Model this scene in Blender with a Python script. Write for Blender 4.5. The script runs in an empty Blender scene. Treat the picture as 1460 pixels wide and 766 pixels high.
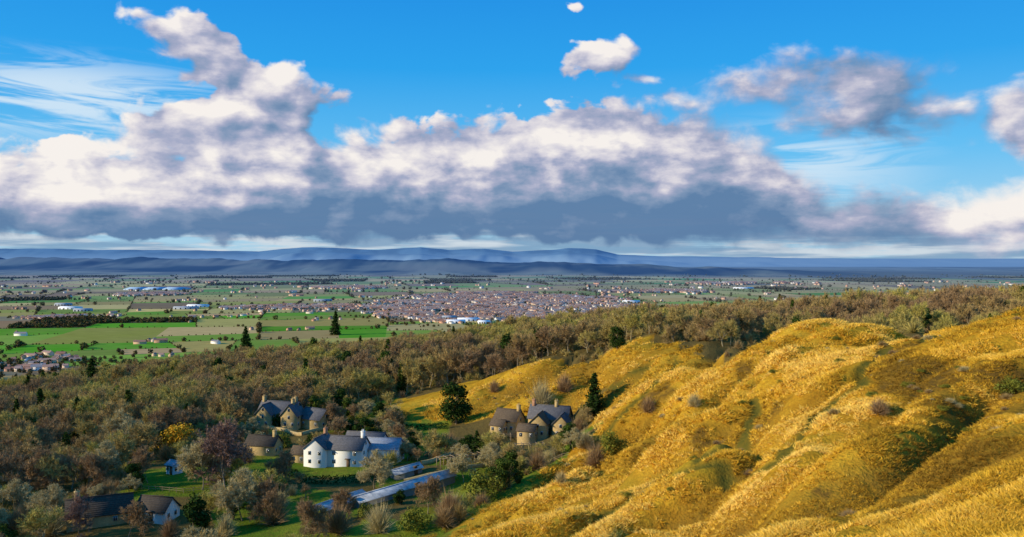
import bpy, math, random
import numpy as np
from mathutils import Vector
random.seed(7); rng=np.random.default_rng(7)
F=1264.0; EYE=366.0; CH=200.0
SC=bpy.context.scene
COL=SC.collection
SC.view_settings.view_transform='Standard'; SC.view_settings.look='None'; SC.view_settings.exposure=0

# ------------------------------------------------------------ noise
def hsh(ix,iy,s):
    n=(ix.astype(np.int64)*374761393+iy.astype(np.int64)*668265263+s*144269504)&0xffffffff
    n=((n^(n>>13))*1274126177)&0xffffffff
    n=n^(n>>16)
    return (n&0xffffff)/float(0xffffff)
def vn(x,y,s=0):
    ix=np.floor(x);iy=np.floor(y);fx=x-ix;fy=y-iy
    fx=fx*fx*(3-2*fx);fy=fy*fy*(3-2*fy)
    a=hsh(ix,iy,s);b=hsh(ix+1,iy,s);c=hsh(ix,iy+1,s);d=hsh(ix+1,iy+1,s)
    return (a*(1-fx)+b*fx)*(1-fy)+(c*(1-fx)+d*fx)*fy
def fbm(x,y,o=4,s=0):
    t=0;a=.5;n=0
    for i in range(o):
        t=t+a*vn(x*2**i+i*17.3,y*2**i+i*9.1,s+i);n+=a;a*=.5
    return t/n
def sstep(a,b,x):
    t=np.clip((x-a)/(b-a),0,1);return t*t*(3-2*t)

# ------------------------------------------------------------ terrain height
cp=[]
def C(px,py,d): cp.append(((px-730)/F*d,d,-(py-EYE)/F*d))
for a in [(1460,766,30),(1250,766,52),(1100,766,65),(960,766,90),(830,766,115),(600,766,150),(300,766,185),(0,766,190),
 (1460,600,75),(1460,520,110),(1460,452,150),(1390,472,160),(1300,482,175),(1180,466,190),(1120,469,195),(1075,490,198),(1040,508,200),
 (1250,600,100),(1250,540,130),(1250,680,70),(1100,600,125),(1100,680,92),(1100,540,165),(1000,600,155),(1000,680,115),
 (1000,545,205),(1000,508,240),(900,680,150),(900,620,190),(900,560,240),(915,485,275),(940,500,262),(880,497,285),(900,520,260),
 (850,640,205),(800,600,265),(790,640,235),(700,600,285),(700,650,235),(700,715,190),(780,690,190),
 (780,515,320),(830,508,300),(680,545,340),(600,567,350),(540,580,345),(600,680,225),(500,665,245),(430,600,300),(380,640,265),
 (300,700,215),(150,740,195),(0,700,225),(200,640,270),(100,620,300),(0,620,310)]: C(*a)
for x,y,z in [(0,0,-3),(0,20,-11),(0,60,-28),(-20,0,-9),(-60,40,-37),(20,-10,-2.5),(10,14,-7),(60,20,-3),(100,60,-6),(-120,60,-58),(-150,130,-60),
 (-60,110,-50),(-30,-40,-6),(60,-40,3),(150,0,3),(-150,0,-58),(-300,100,-66),(-300,250,-68),
 (-170,500,-66),(-90,450,-58),(0,550,-51),(-400,500,-90),(-250,500,-77),(-250,600,-84),(-200,360,-68),(150,550,-41),(60,380,-36),(0,400,-47),(92,262,-26),
 (200,350,-24),(130,330,-28),(300,350,-19),(350,500,-27),(300,500,-29),(231,400,-26),(140,215,-20),(230,230,-16),(300,150,0),
 (-400,800,-150),(0,800,-115),(400,800,-100),(-200,800,-130),(-400,350,-80),(450,200,-6),(450,600,-40),
 (-400,1100,-190),(0,1100,-185),(400,1100,-180)]: cp.append((x,y,z))
cp=np.array(cp,float)
def phi(r2): return np.sqrt(r2+12.0**2)
A=phi((cp[:,0,None]-cp[None,:,0])**2+(cp[:,1,None]-cp[None,:,1])**2)
nC=len(cp); M=np.zeros((nC+1,nC+1)); M[:nC,:nC]=A; M[:nC,nC]=1; M[nC,:nC]=1
W=np.linalg.solve(M,np.append(cp[:,2],0))
def rbf(x,y):
    out=np.full(x.shape,W[nC])
    for i in range(nC): out=out+W[i]*phi((x-cp[i,0])**2+(y-cp[i,1])**2)
    return out
def pl(px,d): return ((px-730)/F*d,d)
GOLD=[pl(560,140),pl(640,165),pl(700,185),pl(790,208),pl(850,228),pl(850,262),pl(800,280),pl(700,284),pl(600,300),pl(520,325),pl(500,342),
 pl(560,354),pl(680,352),pl(780,336),pl(850,312),pl(915,296),pl(1000,262),pl(1060,222),pl(1180,212),pl(1300,200),pl(1400,185),pl(1460,172),(160,165),(500,150),(500,-60),(-30,-60),(-50,60)]
CLEAR=[pl(360,312),pl(480,324),pl(620,316),pl(700,300),pl(860,290),pl(900,210),pl(700,160),pl(560,130),pl(-40,150),pl(-60,215),pl(60,212),pl(200,232),pl(230,262),pl(330,285)]
def inpoly(x,y,P):
    r=np.zeros(np.shape(x),bool);n=len(P);j=n-1
    for i in range(n):
        xi,yi=P[i];xj,yj=P[j]
        c=((yi>y)!=(yj>y))&(x<(xj-xi)*(y-yi)/((yj-yi) if yj!=yi else 1e-9)+xi)
        r^=c;j=i
    return r
HP=np.array([(-600,356),(0,355),(150,356),(300,357),(370,359),(430,354),(480,354),(540,356),(600,353),(640,357),(690,355),(730,359),(770,357),(810,354),(850,356),(880,363),(960,365),(1050,367),(1160,369),(1300,371),(2200,372)],float)
LP=np.array([(-600,368),(0,367),(200,368),(350,370),(500,371),(640,371),(760,374),(860,376),(1000,381),(1160,387),(1260,390),(1460,394),(2200,398)],float)
def relief(X,Y,zr):
    g=sstep(-75,-10,X-(-40))*sstep(-62,-42,zr)*(1-sstep(300,420,Y))
    rx=X*.85+Y*.52; ry=-X*.52+Y*.85
    wv=fbm(X/45,Y/45,3,5);wv2=fbm(X/45,Y/45,3,6)
    r=np.sqrt(1e-3+np.abs(2*vn(rx/60+wv*1.1,ry/22+wv2*1.8,3)-1))
    r2=np.abs(2*vn(rx/24+wv*2,ry/10+wv2*2,9)-1)
    r3=np.abs(2*vn(rx/11+wv*3,ry/5.5+wv2*3,19)-1)
    lump=fbm(X/17+wv,Y/17,2,15)-.5
    off=(r-.72)*9.0+(r2-.5)*4.8+(r3-.5)*1.6+lump*7
    off=np.where(off>0,off*.40,off)
    return g,off
def height(x,y):
    x=np.asarray(x,float);y=np.asarray(y,float)
    xc=np.clip(x,-460,460);yc=np.clip(y,-60,1150)
    z=np.zeros(x.shape)
    near=y<1400
    if near.any():
        z0=CH+rbf(xc[near],yc[near]); X=x[near];Y=y[near]
        w=sstep(800,1300,Y)
        g,off=relief(X,Y,z0-CH)
        amp=np.clip(np.hypot(X,Y)/130,0.12,1)
        z0=z0+g*amp*(off+(fbm(X/7,Y/7,3,21)-.5)*1.4)
        z0=z0+(fbm(X/40,Y/40,3,33)-.5)*2.2*np.clip(Y/200,0,1)*(1-g)
        z0=np.maximum(z0,0)
        z[near]=z0*(1-w)
    fm=y>5000
    if fm.any():
        X=x[fm];Y=y[fm];px=X/Y*F+730
        n=(fbm(X/1500,Y/4000,4,50)-.5)
        hp=np.interp(px,HP[:,0],HP[:,1])
        t=CH+(EYE-hp-n*4)/F*26000
        h=t*np.exp(-((Y-26000)/1500)**2)
        t3=CH+(EYE-(hp+5+5*vn(px/90,px*0,77)))/F*20000
        h=np.maximum(h,t3*np.exp(-((Y-20000-n*2500)/1200)**2)*sstep(330,420,px))
        yl=12000-(px-700)*4.0
        t2=CH+(EYE-np.interp(px,LP[:,0],LP[:,1])-(fbm(X/420,Y/3000,4,52)-.5)*8)/F*yl
        h2=np.maximum(t2,0)*np.exp(-((Y-yl)/900)**2)
        z[fm]=np.maximum(h,h2)
    return z
def hit(px,py,dmin=25):
    d=np.exp(np.linspace(math.log(dmin),math.log(4900),2600))
    x=(px-730)/F*d; z=CH-(py-EYE)/F*d; h=height(x,d)
    k=np.nonzero(h>=z)[0]
    i=k[0] if len(k) else len(d)-1
    return float(x[i]),float(d[i]),float(h[i])
def H1(x,y): return float(height(np.array([x]),np.array([y]))[0])

PATHS=[[(1345,480),(1300,487),(1255,500),(1235,520),(1228,545),(1190,568),(1160,600),(1135,630),(1115,660),(1080,672),(1045,678)],
 [(1068,570),(1078,590),(1060,618),(1035,640),(1000,655),(950,680),(900,708),(860,738),(825,766)],
 [(970,515),(935,545),(900,575),(870,605),(840,640)],
 [(1045,678),(980,672),(940,690)],
 [(760,690),(700,715),(650,745),(620,766)],
 [(930,520),(880,545),(840,566)]]
PW=[[hit(*p)[:2] for p in P] for P in PATHS]
def pathdist(x,y):
    dm=np.full(x.shape,1e9)
    wx=x+(fbm(x/9,y/9,2,70)-.5)*4; wy=y+(fbm(x/9,y/9,2,71)-.5)*4
    for P in PW:
        for (ax,ay),(bx,by) in zip(P[:-1],P[1:]):
            L=(bx-ax)**2+(by-ay)**2+1e-9
            if L>60**2: continue
            t=np.clip(((wx-ax)*(bx-ax)+(wy-ay)*(by-ay))/L,0,1)
            dm=np.minimum(dm,np.hypot(wx-ax-t*(bx-ax),wy-ay-t*(by-ay)))
    return dm
# patches of dead bracken on the hill
BR=[(hit(px,py)[:2],r) for px,py,r in [(1325,545,9),(1345,575,5),(1275,505,5),(1300,520,5),(1440,545,3.5),(1060,540,3),(930,570,4),(880,560,4),(1180,700,2.0),(985,625,2.5),(1120,575,3)]]
def bracken(x,y):
    m=np.zeros(np.shape(x));wx=x+(fbm(x/5,y/5,3,170)-.5)*9;wy=y+(fbm(x/5,y/5,3,171)-.5)*9
    for (bx,by),r in BR: m=np.maximum(m,1-sstep(.5,1.15,np.hypot(wx-bx,(wy-by)*.8)/r))
    return m

# ------------------------------------------------------------ node helper
class NB:
    def __init__(s,nt): s.nt=nt;s.N=nt.nodes;s.L=nt.links
    def put(s,inp,v):
        if isinstance(v,bpy.types.NodeSocket): s.L.new(v,inp)
        elif v is not None: 
            if isinstance(v,(tuple,list)) and inp.type=='RGBA' and len(v)==3: v=(*v,1)
            inp.default_value=v
    def m(s,op,a,b=None,c=None,clamp=False):
        n=s.N.new('ShaderNodeMath');n.operation=op;n.use_clamp=clamp
        for i,v in enumerate((a,b,c)):
            if v is not None: s.put(n.inputs[i],v)
        return n.outputs[0]
    def vm(s,op,a,b=None,out=0):
        n=s.N.new('ShaderNodeVectorMath');n.operation=op
        s.put(n.inputs[0],a)
        if b is not None:
            if op=='SCALE': s.put(n.inputs[3],b)
            else: s.put(n.inputs[1],b)
        return n.outputs[out]
    def xyz(s,x,y,z=0.0):
        n=s.N.new('ShaderNodeCombineXYZ');s.put(n.inputs[0],x);s.put(n.inputs[1],y);s.put(n.inputs[2],z);return n.outputs[0]
    def sep(s,v):
        n=s.N.new('ShaderNodeSeparateXYZ');s.put(n.inputs[0],v);return n.outputs
    def noise(s,v,scale,detail=4,rough=.5,col=False,dist=0,dim='3D'):
        n=s.N.new('ShaderNodeTexNoise');n.noise_dimensions=dim;s.put(n.inputs['Vector'],v);n.inputs['Scale'].default_value=scale
        n.inputs['Detail'].default_value=detail;n.inputs['Roughness'].default_value=rough;n.inputs['Distortion'].default_value=dist
        return n.outputs['Color' if col else 'Fac']
    def vor(s,v,scale,detail=0,smooth=.6,feature='SMOOTH_F1',dim='3D'):
        n=s.N.new('ShaderNodeTexVoronoi');n.voronoi_dimensions=dim;n.feature=feature;s.put(n.inputs['Vector'],v);n.inputs['Scale'].default_value=scale
        n.inputs['Detail'].default_value=detail
        if feature=='SMOOTH_F1': n.inputs['Smoothness'].default_value=smooth
        return n.outputs['Distance']
    def ss(s,v,a,b,o0=0.0,o1=1.0):
        n=s.N.new('ShaderNodeMapRange');n.interpolation_type='SMOOTHSTEP'
        s.put(n.inputs[0],v);s.put(n.inputs[1],a);s.put(n.inputs[2],b);n.inputs[3].default_value=o0;n.inputs[4].default_value=o1
        return n.outputs[0]
    def mix(s,f,a,b,mode='MIX'):
        n=s.N.new('ShaderNodeMix');n.data_type='RGBA';n.blend_type=mode;n.clamp_factor=True
        s.put(n.inputs[0],f);s.put(n.inputs[6],a);s.put(n.inputs[7],b);return n.outputs[2]
    def ramp(s,f,stops):
        n=s.N.new('ShaderNodeValToRGB');s.put(n.inputs[0],f);e=n.color_ramp.elements
        while len(e)<len(stops): e.new(.5)
        for i,(p,c) in enumerate(stops): e[i].position=p;e[i].color=(*c,1)
        return n.outputs[0]
    def attr(s,name,typ='GEOMETRY',out='Color'):
        n=s.N.new('ShaderNodeAttribute');n.attribute_name=name;n.attribute_type=typ;return n.outputs[out]
    def curve(s,v,pts):
        n=s.N.new('ShaderNodeFloatCurve');s.put(n.inputs['Value'],v);c=n.mapping.curves[0]
        pts=sorted(pts)
        c.points[0].location=pts[0];c.points[1].location=pts[-1]
        for p in pts[1:-1]: c.points.new(*p)
        n.mapping.update();return n.outputs[0]
def newmat(name):
    m=bpy.data.materials.new(name);m.use_nodes=True;nt=m.node_tree
    b=nt.nodes['Principled BSDF'];b.inputs['Roughness'].default_value=.9;b.inputs['Specular IOR Level'].default_value=.15
    return m,NB(nt),b
def bump(nb,b,h,dist,st=1.0):
    n=nb.N.new('ShaderNodeBump');nb.put(n.inputs['Height'],h);n.inputs['Distance'].default_value=dist;n.inputs['Strength'].default_value=st
    nb.L.new(n.outputs[0],b.inputs['Normal'])
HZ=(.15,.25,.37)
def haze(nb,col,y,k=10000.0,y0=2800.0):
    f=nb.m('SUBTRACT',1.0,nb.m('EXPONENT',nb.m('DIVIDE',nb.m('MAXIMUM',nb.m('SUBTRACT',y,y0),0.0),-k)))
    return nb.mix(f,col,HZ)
def diffuse_only(nb,b,col):
    d=nb.N.new('ShaderNodeBsdfDiffuse');nb.put(d.inputs[0],col)
    o=[n for n in nb.N if n.type=='OUTPUT_MATERIAL'][0];nb.L.new(d.outputs[0],o.inputs[0]);nb.N.remove(b);return d

# ------------------------------------------------------------ world
SEL=math.radians(20)
SUN=Vector((-0.95,-0.31,0)).normalized()*math.cos(SEL)+Vector((0,0,math.sin(SEL)))
w=bpy.data.worlds.new('World');SC.world=w;w.use_nodes=True;nt=w.node_tree
for n in list(nt.nodes): nt.nodes.remove(n)
nb=NB(nt)
sky=nt.nodes.new('ShaderNodeTexSky');sky.sky_type='NISHITA';sky.sun_disc=False
sky.sun_elevation=SEL;sky.sun_rotation=math.atan2(SUN.x,SUN.y);sky.altitude=200;sky.air_density=1.0;sky.dust_density=.6;sky.ozone_density=2.0
tc=nt.nodes.new('ShaderNodeTexCoord');X,Y,Z=nb.sep(tc.outputs['Generated'])
hyp=nb.m('SQRT',nb.m('ADD',nb.m('MULTIPLY',X,X),nb.m('MULTIPLY',Y,Y)))
U=nb.m('MULTIPLY',nb.m('ARCTAN2',X,Y),10.0)
V=nb.m('MULTIPLY',nb.m('DIVIDE',Z,nb.m('MAXIMUM',hyp,.001)),10.0)
def UV(px,py):
    a=math.atan((px-730)/F);return a*10,10*(EYE-py)/F*math.cos(a)
def cpts(L):
    r=[]
    for px,py in L:
        u,v=UV(px,py);r.append(((u+6)/12,v/3))
    r=[(0,r[0][1])]+r+[(1,r[-1][1])];return r
TOP=[(0,203),(50,200),(110,190),(160,196),(200,192),(260,188),(330,176),(400,168),(470,185),(520,180),(600,174),(640,177),(720,168),(780,162),(840,152),(900,158),(960,162),(1020,166),(1065,182),(1095,210),(1125,250),(1160,270),(1230,280),(1310,284),(1350,300),(1460,330)]
BASE=[(0,338),(200,334),(400,338),(600,338),(800,341),(1000,344),(1150,347),(1300,349),(1460,354)]
SHD=[(0,296),(150,300),(260,282),(340,256),(430,242),(520,262),(620,270),(720,262),(820,246),(900,240),(1000,232),(1080,252),(1130,290),(1300,300),(1460,330)]
BL=[(200,20,42,22),(235,40,66,30),(280,68,66,36),(305,98,66,38),(350,122,74,46),(398,112,58,40),(428,145,62,46),(375,165,120,54),(300,180,105,45),
 (858,80,60,34),(828,102,34,18),(908,112,46,16),(985,148,84,20),(1080,130,120,32),(1130,112,86,40),(1240,118,112,50),(1235,160,126,50),(1320,160,92,44),(1455,160,70,50),(1490,190,86,56),
 (1430,300,110,48),(1370,318,90,36),(1450,335,140,26),(1095,280,44,24),(1110,300,72,24),(822,12,16,9),(1015,225,86,46),(1250,318,140,34)]
def shape(U,V):
    t=nb.m('MULTIPLY_ADD',U,1/12,.5)
    top=nb.m('MULTIPLY',nb.curve(t,cpts(TOP)),3.0);base=nb.m('MULTIPLY',nb.curve(t,cpts(BASE)),3.0)
    d=nb.m('MINIMUM',nb.m('SUBTRACT',top,V),nb.m('MULTIPLY',nb.m('SUBTRACT',V,base),1.5))
    d=nb.m('MINIMUM',nb.m('ADD',d,.14),.8)
    P=nb.xyz(U,V)
    for px,py,rx,ry in BL:
        u,v=UV(px,py);c=math.cos(u/10)
        rx=rx/F*10*c*c*1.05;ry=ry/F*10*c*1.1
        q=nb.vm('MULTIPLY',nb.vm('SUBTRACT',P,(u,v,0)),(1/rx,1/ry,0))
        l=nb.vm('LENGTH',q,out=1)
        k=min(rx,ry)*1.15+.14
        b=nb.m('MULTIPLY_ADD',l,-k,k)
        n=nb.N.new('ShaderNodeMath');n.operation='SMOOTH_MAX';nb.put(n.inputs[0],d);nb.put(n.inputs[1],b);n.inputs[2].default_value=.08
        d=n.outputs[0]
    return d
rsoft=nb.ss(U,1.2,2.6)
lowflat=nb.ss(V,.30,.75,.6,1.0)
def dens(U,V):
    P0=nb.xyz(nb.m('ADD',U,13.7),nb.m('MULTIPLY_ADD',V,1.45,3.7))
    wp=nb.vm('SUBTRACT',nb.noise(P0,1.1,2,.5,col=True,dim='2D'),(.5,.5,.5))
    wx,wy,_=nb.sep(wp)
    d=shape(nb.m('MULTIPLY_ADD',wx,.35,U),nb.m('MULTIPLY_ADD',wy,.16,V))
    P1=nb.vm('ADD',P0,nb.vm('SCALE',wp,.35))
    big=nb.noise(P1,1.7,8,.55,dim='2D')
    bil=nb.vor(P1,2.3,2.5,.6,dim='2D')
    e=nb.m('MULTIPLY',nb.m('SUBTRACT',big,.49),.82)
    e=nb.m('ADD',e,nb.m('MULTIPLY',nb.m('SUBTRACT',.36,bil),nb.m('MULTIPLY_ADD',rsoft,-.16,.24)))
    return nb.m('MULTIPLY_ADD',e,lowflat,d)
D=dens(U,V)
D2=dens(nb.m('ADD',U,-.17),nb.m('ADD',V,.16))
P=nb.xyz(U,V,0.0)
soft=nb.m('ADD',nb.ss(nb.noise(P,.9,2,dim='2D'),.4,.65,.08,.22),nb.m('MULTIPLY',rsoft,.22))
alpha=nb.ss(D,-.02,soft)
t=nb.m('MULTIPLY_ADD',U,1/12,.5)
shd=nb.m('MULTIPLY',nb.curve(t,cpts(SHD)),3.0)
vv=nb.m('ADD',V,nb.m('MULTIPLY',nb.m('SUBTRACT',nb.noise(nb.xyz(nb.m('ADD',U,5.5),nb.m('MULTIPLY',V,2.2)),1.2,6,.58,dim='2D'),.5),1.5))
up=nb.ss(nb.m('SUBTRACT',vv,shd),-.5,.5)
lit=nb.m('SUBTRACT',D,D2)
s=nb.m('MULTIPLY_ADD',up,.44,.14)
s=nb.m('ADD',s,nb.m('MULTIPLY',lit,1.0))
s=nb.m('ADD',s,nb.m('MULTIPLY',nb.m('SUBTRACT',nb.noise(nb.xyz(U,nb.m('MULTIPLY_ADD',V,3.0,9.0)),.9,6,.58,dim='2D'),.5),1.0))
s=nb.m('ADD',s,nb.m('MULTIPLY',nb.m('MULTIPLY',nb.ss(U,-4.9,-2.2,1.0,0.0),nb.ss(V,1.5,1.0)),.18))
s=nb.m('ADD',s,nb.m('MULTIPLY',nb.ss(U,3.9,4.9),nb.ss(V,.9,.5,0.0,.40)))
s=nb.m('ADD',s,nb.m('MULTIPLY',nb.ss(V,1.15,1.5),nb.m('MULTIPLY_ADD',rsoft,-.16,-.08)))
ccol=nb.ramp(s,[(0.0,(.11,.21,.38)),(.25,(.21,.30,.46)),(.48,(.40,.42,.57)),(.68,(.67,.64,.71)),(.92,(.95,.89,.84))])
sk=nb.vm('SCALE',sky.outputs[0],.1)
base=nb.ramp(nb.m('DIVIDE',V,3.0),[(0.0,(.42,.65,.82)),(.12,(.34,.65,.88)),(.38,(.11,.52,.92)),(.7,(.015,.37,.88)),(1.0,(.008,.29,.82))])
skc=nb.mix(.92,sk,base);clear=skc
ci=nb.noise(nb.xyz(nb.m('MULTIPLY',U,.55),nb.m('MULTIPLY_ADD',U,.12,nb.m('MULTIPLY',V,4.2))),1.1,7,.6,dist=.6,dim='2D')
cu,cv=UV(90,140);l=nb.vm('LENGTH',nb.vm('MULTIPLY',nb.vm('SUBTRACT',P,(cu,cv,0)),(1/2.3,1/.55,0)),out=1)
cu,cv=UV(1130,235);l2=nb.vm('LENGTH',nb.vm('MULTIPLY',nb.vm('SUBTRACT',P,(cu,cv,0)),(1/1.6,1/.6,0)),out=1)
cm=nb.m('MAXIMUM',nb.ss(l,1.1,.2),nb.m('MULTIPLY',nb.ss(l2,1.1,.1),.9))
skc=nb.mix(nb.m('MULTIPLY',nb.m('MULTIPLY',nb.ss(ci,.38,.60),cm),.85),skc,(.68,.82,.93))
st=nb.noise(nb.xyz(nb.m('MULTIPLY',U,.8),nb.m('MULTIPLY_ADD',V,9.0,4.0)),1.0,6,.58,dim='2D')
sm=nb.m('MULTIPLY',nb.ss(st,.42,.56),nb.ss(V,.75,.30))
skc=nb.mix(nb.m('MULTIPLY',sm,.8),skc,(.66,.71,.76))
st2=nb.noise(nb.xyz(nb.m('MULTIPLY',U,.5),nb.m('MULTIPLY_ADD',V,7.0,14.0)),1.0,5,.55,dim='2D')
skc=nb.mix(nb.m('MULTIPLY',nb.m('MULTIPLY',nb.ss(st2,.38,.58),nb.ss(V,.60,.25)),.85),skc,(.19,.34,.52))
fin=nb.mix(nb.m('MULTIPLY',alpha,.97),skc,ccol)
fin=nb.vm('SCALE',fin,10.0)
bg=nt.nodes.new('ShaderNodeBackground');nb.L.new(fin,bg.inputs[0]);bg.inputs[1].default_value=.1
# rest of the sky (overhead, behind, below the horizon): clear blue with an even bank of cloud low down
c2=nb.mix(nb.m('MULTIPLY',nb.ss(V,2.2,.9),.75),clear,(.48,.49,.57))
c2=nb.mix(nb.ss(V,.02,-.05),c2,(.25,.33,.40));c2=nb.vm('SCALE',c2,10.0)
bg2=nt.nodes.new('ShaderNodeBackground');nb.L.new(c2,bg2.inputs[0]);bg2.inputs[1].default_value=.1
sect=nb.m('MULTIPLY',nb.m('MULTIPLY',nb.m('LESS_THAN',nb.m('ABSOLUTE',U),7.5),nb.m('LESS_THAN',V,3.5)),nb.m('GREATER_THAN',V,-.03))
mx=nt.nodes.new('ShaderNodeMixShader');nb.L.new(sect,mx.inputs[0]);nb.L.new(bg2.outputs[0],mx.inputs[1]);nb.L.new(bg.outputs[0],mx.inputs[2])
o=nt.nodes.new('ShaderNodeOutputWorld');nb.L.new(mx.outputs[0],o.inputs[0])
w.cycles.sampling_method='NONE'

sl=bpy.data.lights.new('sun','SUN');sl.energy=5.0;sl.angle=math.radians(.5);sl.color=(1,.85,.60)
so=bpy.data.objects.new('sun',sl);COL.objects.link(so);so.rotation_euler=(-SUN).to_track_quat('-Z','Y').to_euler();so.location=(-200,-80,400)
cam=bpy.data.cameras.new('camera');co=bpy.data.objects.new('camera',cam);COL.objects.link(co);SC.camera=co
co.location=(0,0,CH);cam.sensor_width=36;cam.lens=36*F/1460;cam.clip_start=.5;cam.clip_end=200000
co.rotation_euler=(math.radians(90)-math.atan((383-EYE)/F),0,0)

# ------------------------------------------------------------ mesh helpers
def mesh_np(name,v,f,mats,mi=None,smooth=False):
    me=bpy.data.meshes.new(name);v=np.asarray(v,np.float32)
    me.vertices.add(len(v));me.vertices.foreach_set('co',v.ravel())
    ln=np.array([len(q) for q in f],np.int32) if not isinstance(f,np.ndarray) else np.full(len(f),f.shape[1],np.int32)
    fl=np.concatenate([np.asarray(q) for q in f]).astype(np.int32) if not isinstance(f,np.ndarray) else f.ravel().astype(np.int32)
    me.loops.add(len(fl));me.loops.foreach_set('vertex_index',fl)
    me.polygons.add(len(ln));ls=np.concatenate([[0],np.cumsum(ln)[:-1]]).astype(np.int32)
    me.polygons.foreach_set('loop_start',ls);me.polygons.foreach_set('loop_total',ln)
    for m in mats: me.materials.append(m)
    if mi is not None: me.polygons.foreach_set('material_index',np.asarray(mi,np.int32))
    if smooth: me.polygons.foreach_set('use_smooth',np.ones(len(ln),bool))
    me.update(calc_edges=True);me.validate();return me
def obj(name,me,parent=None,loc=None):
    o=bpy.data.objects.new(name,me);COL.objects.link(o)
    if parent: o.parent=parent
    if loc: o.location=loc
    return o

# ------------------------------------------------------------ ground sheet
nc,nr=1000,1350
sv=np.linspace(-1.15,1.15,nc)
yy=np.exp(np.linspace(math.log(18),math.log(90060),nr))-60
YY,SS=np.meshgrid(yy,sv,indexing='ij');XX=SS*(YY+62)*.9
zz=height(XX,YY)
pd=np.full(XX.shape,99.0);nm=(YY<420)&(YY>0)
pd[nm]=pathdist(XX[nm],YY[nm])
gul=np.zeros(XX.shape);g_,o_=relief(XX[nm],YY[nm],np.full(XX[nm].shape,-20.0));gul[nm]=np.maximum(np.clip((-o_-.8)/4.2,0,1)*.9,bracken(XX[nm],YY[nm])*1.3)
gold=inpoly(XX+(fbm(XX/8,YY/8,3,11)-.5)*14,YY+(fbm(XX/8,YY/8,3,12)-.5)*14,GOLD)&(YY<400)
gold=gold.astype(float)
lawn=((fbm(XX/25,YY/25,3,40)>.43)&inpoly(XX,YY,CLEAR)&~((XX>-20)&(YY>240))).astype(float)
zz=zz-.5*np.exp(-(pd/1.3)**2)
pxx=XX/np.maximum(YY,1)*F+730
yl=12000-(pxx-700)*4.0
cloud_dk=sstep(-2600,-1200,YY-yl+ (fbm(XX/900,YY/2500,4,60)-.5)*4500)*(1-sstep(1000,4000,YY-yl))*(YY>4000)*(1-.55*sstep(1000,1350,pxx))  # dark band painting a cloud shadow across the distant plain
cloud_dk=cloud_dk*(.45+.55*sstep(.40,.56,fbm(XX/1400,YY/1100,4,66)))
cloud_dk=np.maximum(cloud_dk,(fbm(XX/500,YY/1500,4,61)>.60)*.40*(YY>6500))
v=np.stack([XX,YY,zz],-1).reshape(-1,3)
ii=(np.arange(nr-1)[:,None]*nc+np.arange(nc-1)[None,:]).ravel()
f=np.stack([ii,ii+1,ii+nc+1,ii+nc],1)
gm,nb,b=newmat('ground')
geo=nb.N.new('ShaderNodeNewGeometry');pos=geo.outputs['Position'];gx,gy,gz=nb.sep(pos)
zc=nb.sep(nb.attr('zone'));R,G,B=zc
gu=nb.attr('gully',out='Fac')
n1=nb.noise(pos,.05,5,.6);n2=nb.noise(pos,.6,5,.65);n3=nb.noise(pos,3.0,3,.7)
gc=nb.ramp(nb.m('ADD',nb.m('MULTIPLY',n1,.6),nb.m('MULTIPLY',n2,.4)),[(.3,(.30,.14,.012)),(.45,(.52,.27,.02)),(.56,(.70,.40,.03)),(.7,(.78,.49,.06))])
gc=nb.mix(nb.ss(n3,.35,.65,.5,0.0),gc,(.22,.105,.012))
gc=nb.mix(nb.m('MULTIPLY',nb.ss(nb.noise(pos,.03,4,.6),.56,.66),.4),gc,(.26,.23,.02))
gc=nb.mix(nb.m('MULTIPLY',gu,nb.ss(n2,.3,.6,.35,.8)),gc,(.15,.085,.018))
gc=nb.mix(nb.m('MULTIPLY',B,nb.ss(n2,.3,.6,.75,.98)),gc,(.11,.10,.018))
lc=nb.mix(nb.ss(n1,.4,.6),(.11,.17,.015),(.21,.23,.025));lc=nb.mix(nb.ss(n2,.45,.7,0.0,.6),lc,(.16,.11,.025))
fc=nb.mix(n2,(.10,.065,.025),(.19,.14,.04))
c=nb.mix(G,fc,lc);c=nb.mix(R,c,gc)
pc=nb.mix(nb.ss(nb.noise(pos,.0012,4,.6),.4,.6),(.22,.21,.09),(.30,.25,.12))
c=nb.mix(nb.ss(gy,1100.0,1300.0),c,pc)
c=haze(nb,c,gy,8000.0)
c=nb.mix(nb.m('MULTIPLY',nb.attr('cloud_dk',out='Fac'),.85),c,(.018,.07,.16))  # cloud shadow mixed into the base colour as navy
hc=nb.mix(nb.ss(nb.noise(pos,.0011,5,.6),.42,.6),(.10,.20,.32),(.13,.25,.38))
hc=nb.mix(nb.ss(gz,330.0,90.0),hc,(.22,.34,.46))  # air haze painted into the far hill colour, paler lower down
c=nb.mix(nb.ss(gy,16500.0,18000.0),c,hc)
dn=diffuse_only(nb,b,c)
bh=nb.m('MULTIPLY',nb.m('ADD',n2,nb.m('MULTIPLY',n3,.5)),nb.ss(gy,900.0,300.0))
n=nb.N.new('ShaderNodeBump');nb.put(n.inputs['Height'],bh);n.inputs['Distance'].default_value=.6;n.inputs['Strength'].default_value=.9;nb.L.new(n.outputs[0],dn.inputs['Normal'])
gme=mesh_np('ground',v,f,[gm],smooth=True)
a=gme.color_attributes.new('zone','FLOAT_COLOR','POINT')
pB=np.exp(-(pd/1.15)**4)
a.data.foreach_set('color',np.stack([gold,lawn,pB,np.ones_like(pB)],-1).astype(np.float32).ravel())
a=gme.attributes.new('cloud_dk','FLOAT','POINT');a.data.foreach_set('value',cloud_dk.astype(np.float32).ravel())
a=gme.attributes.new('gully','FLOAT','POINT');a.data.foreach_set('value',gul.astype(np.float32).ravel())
obj('ground',gme)

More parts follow.
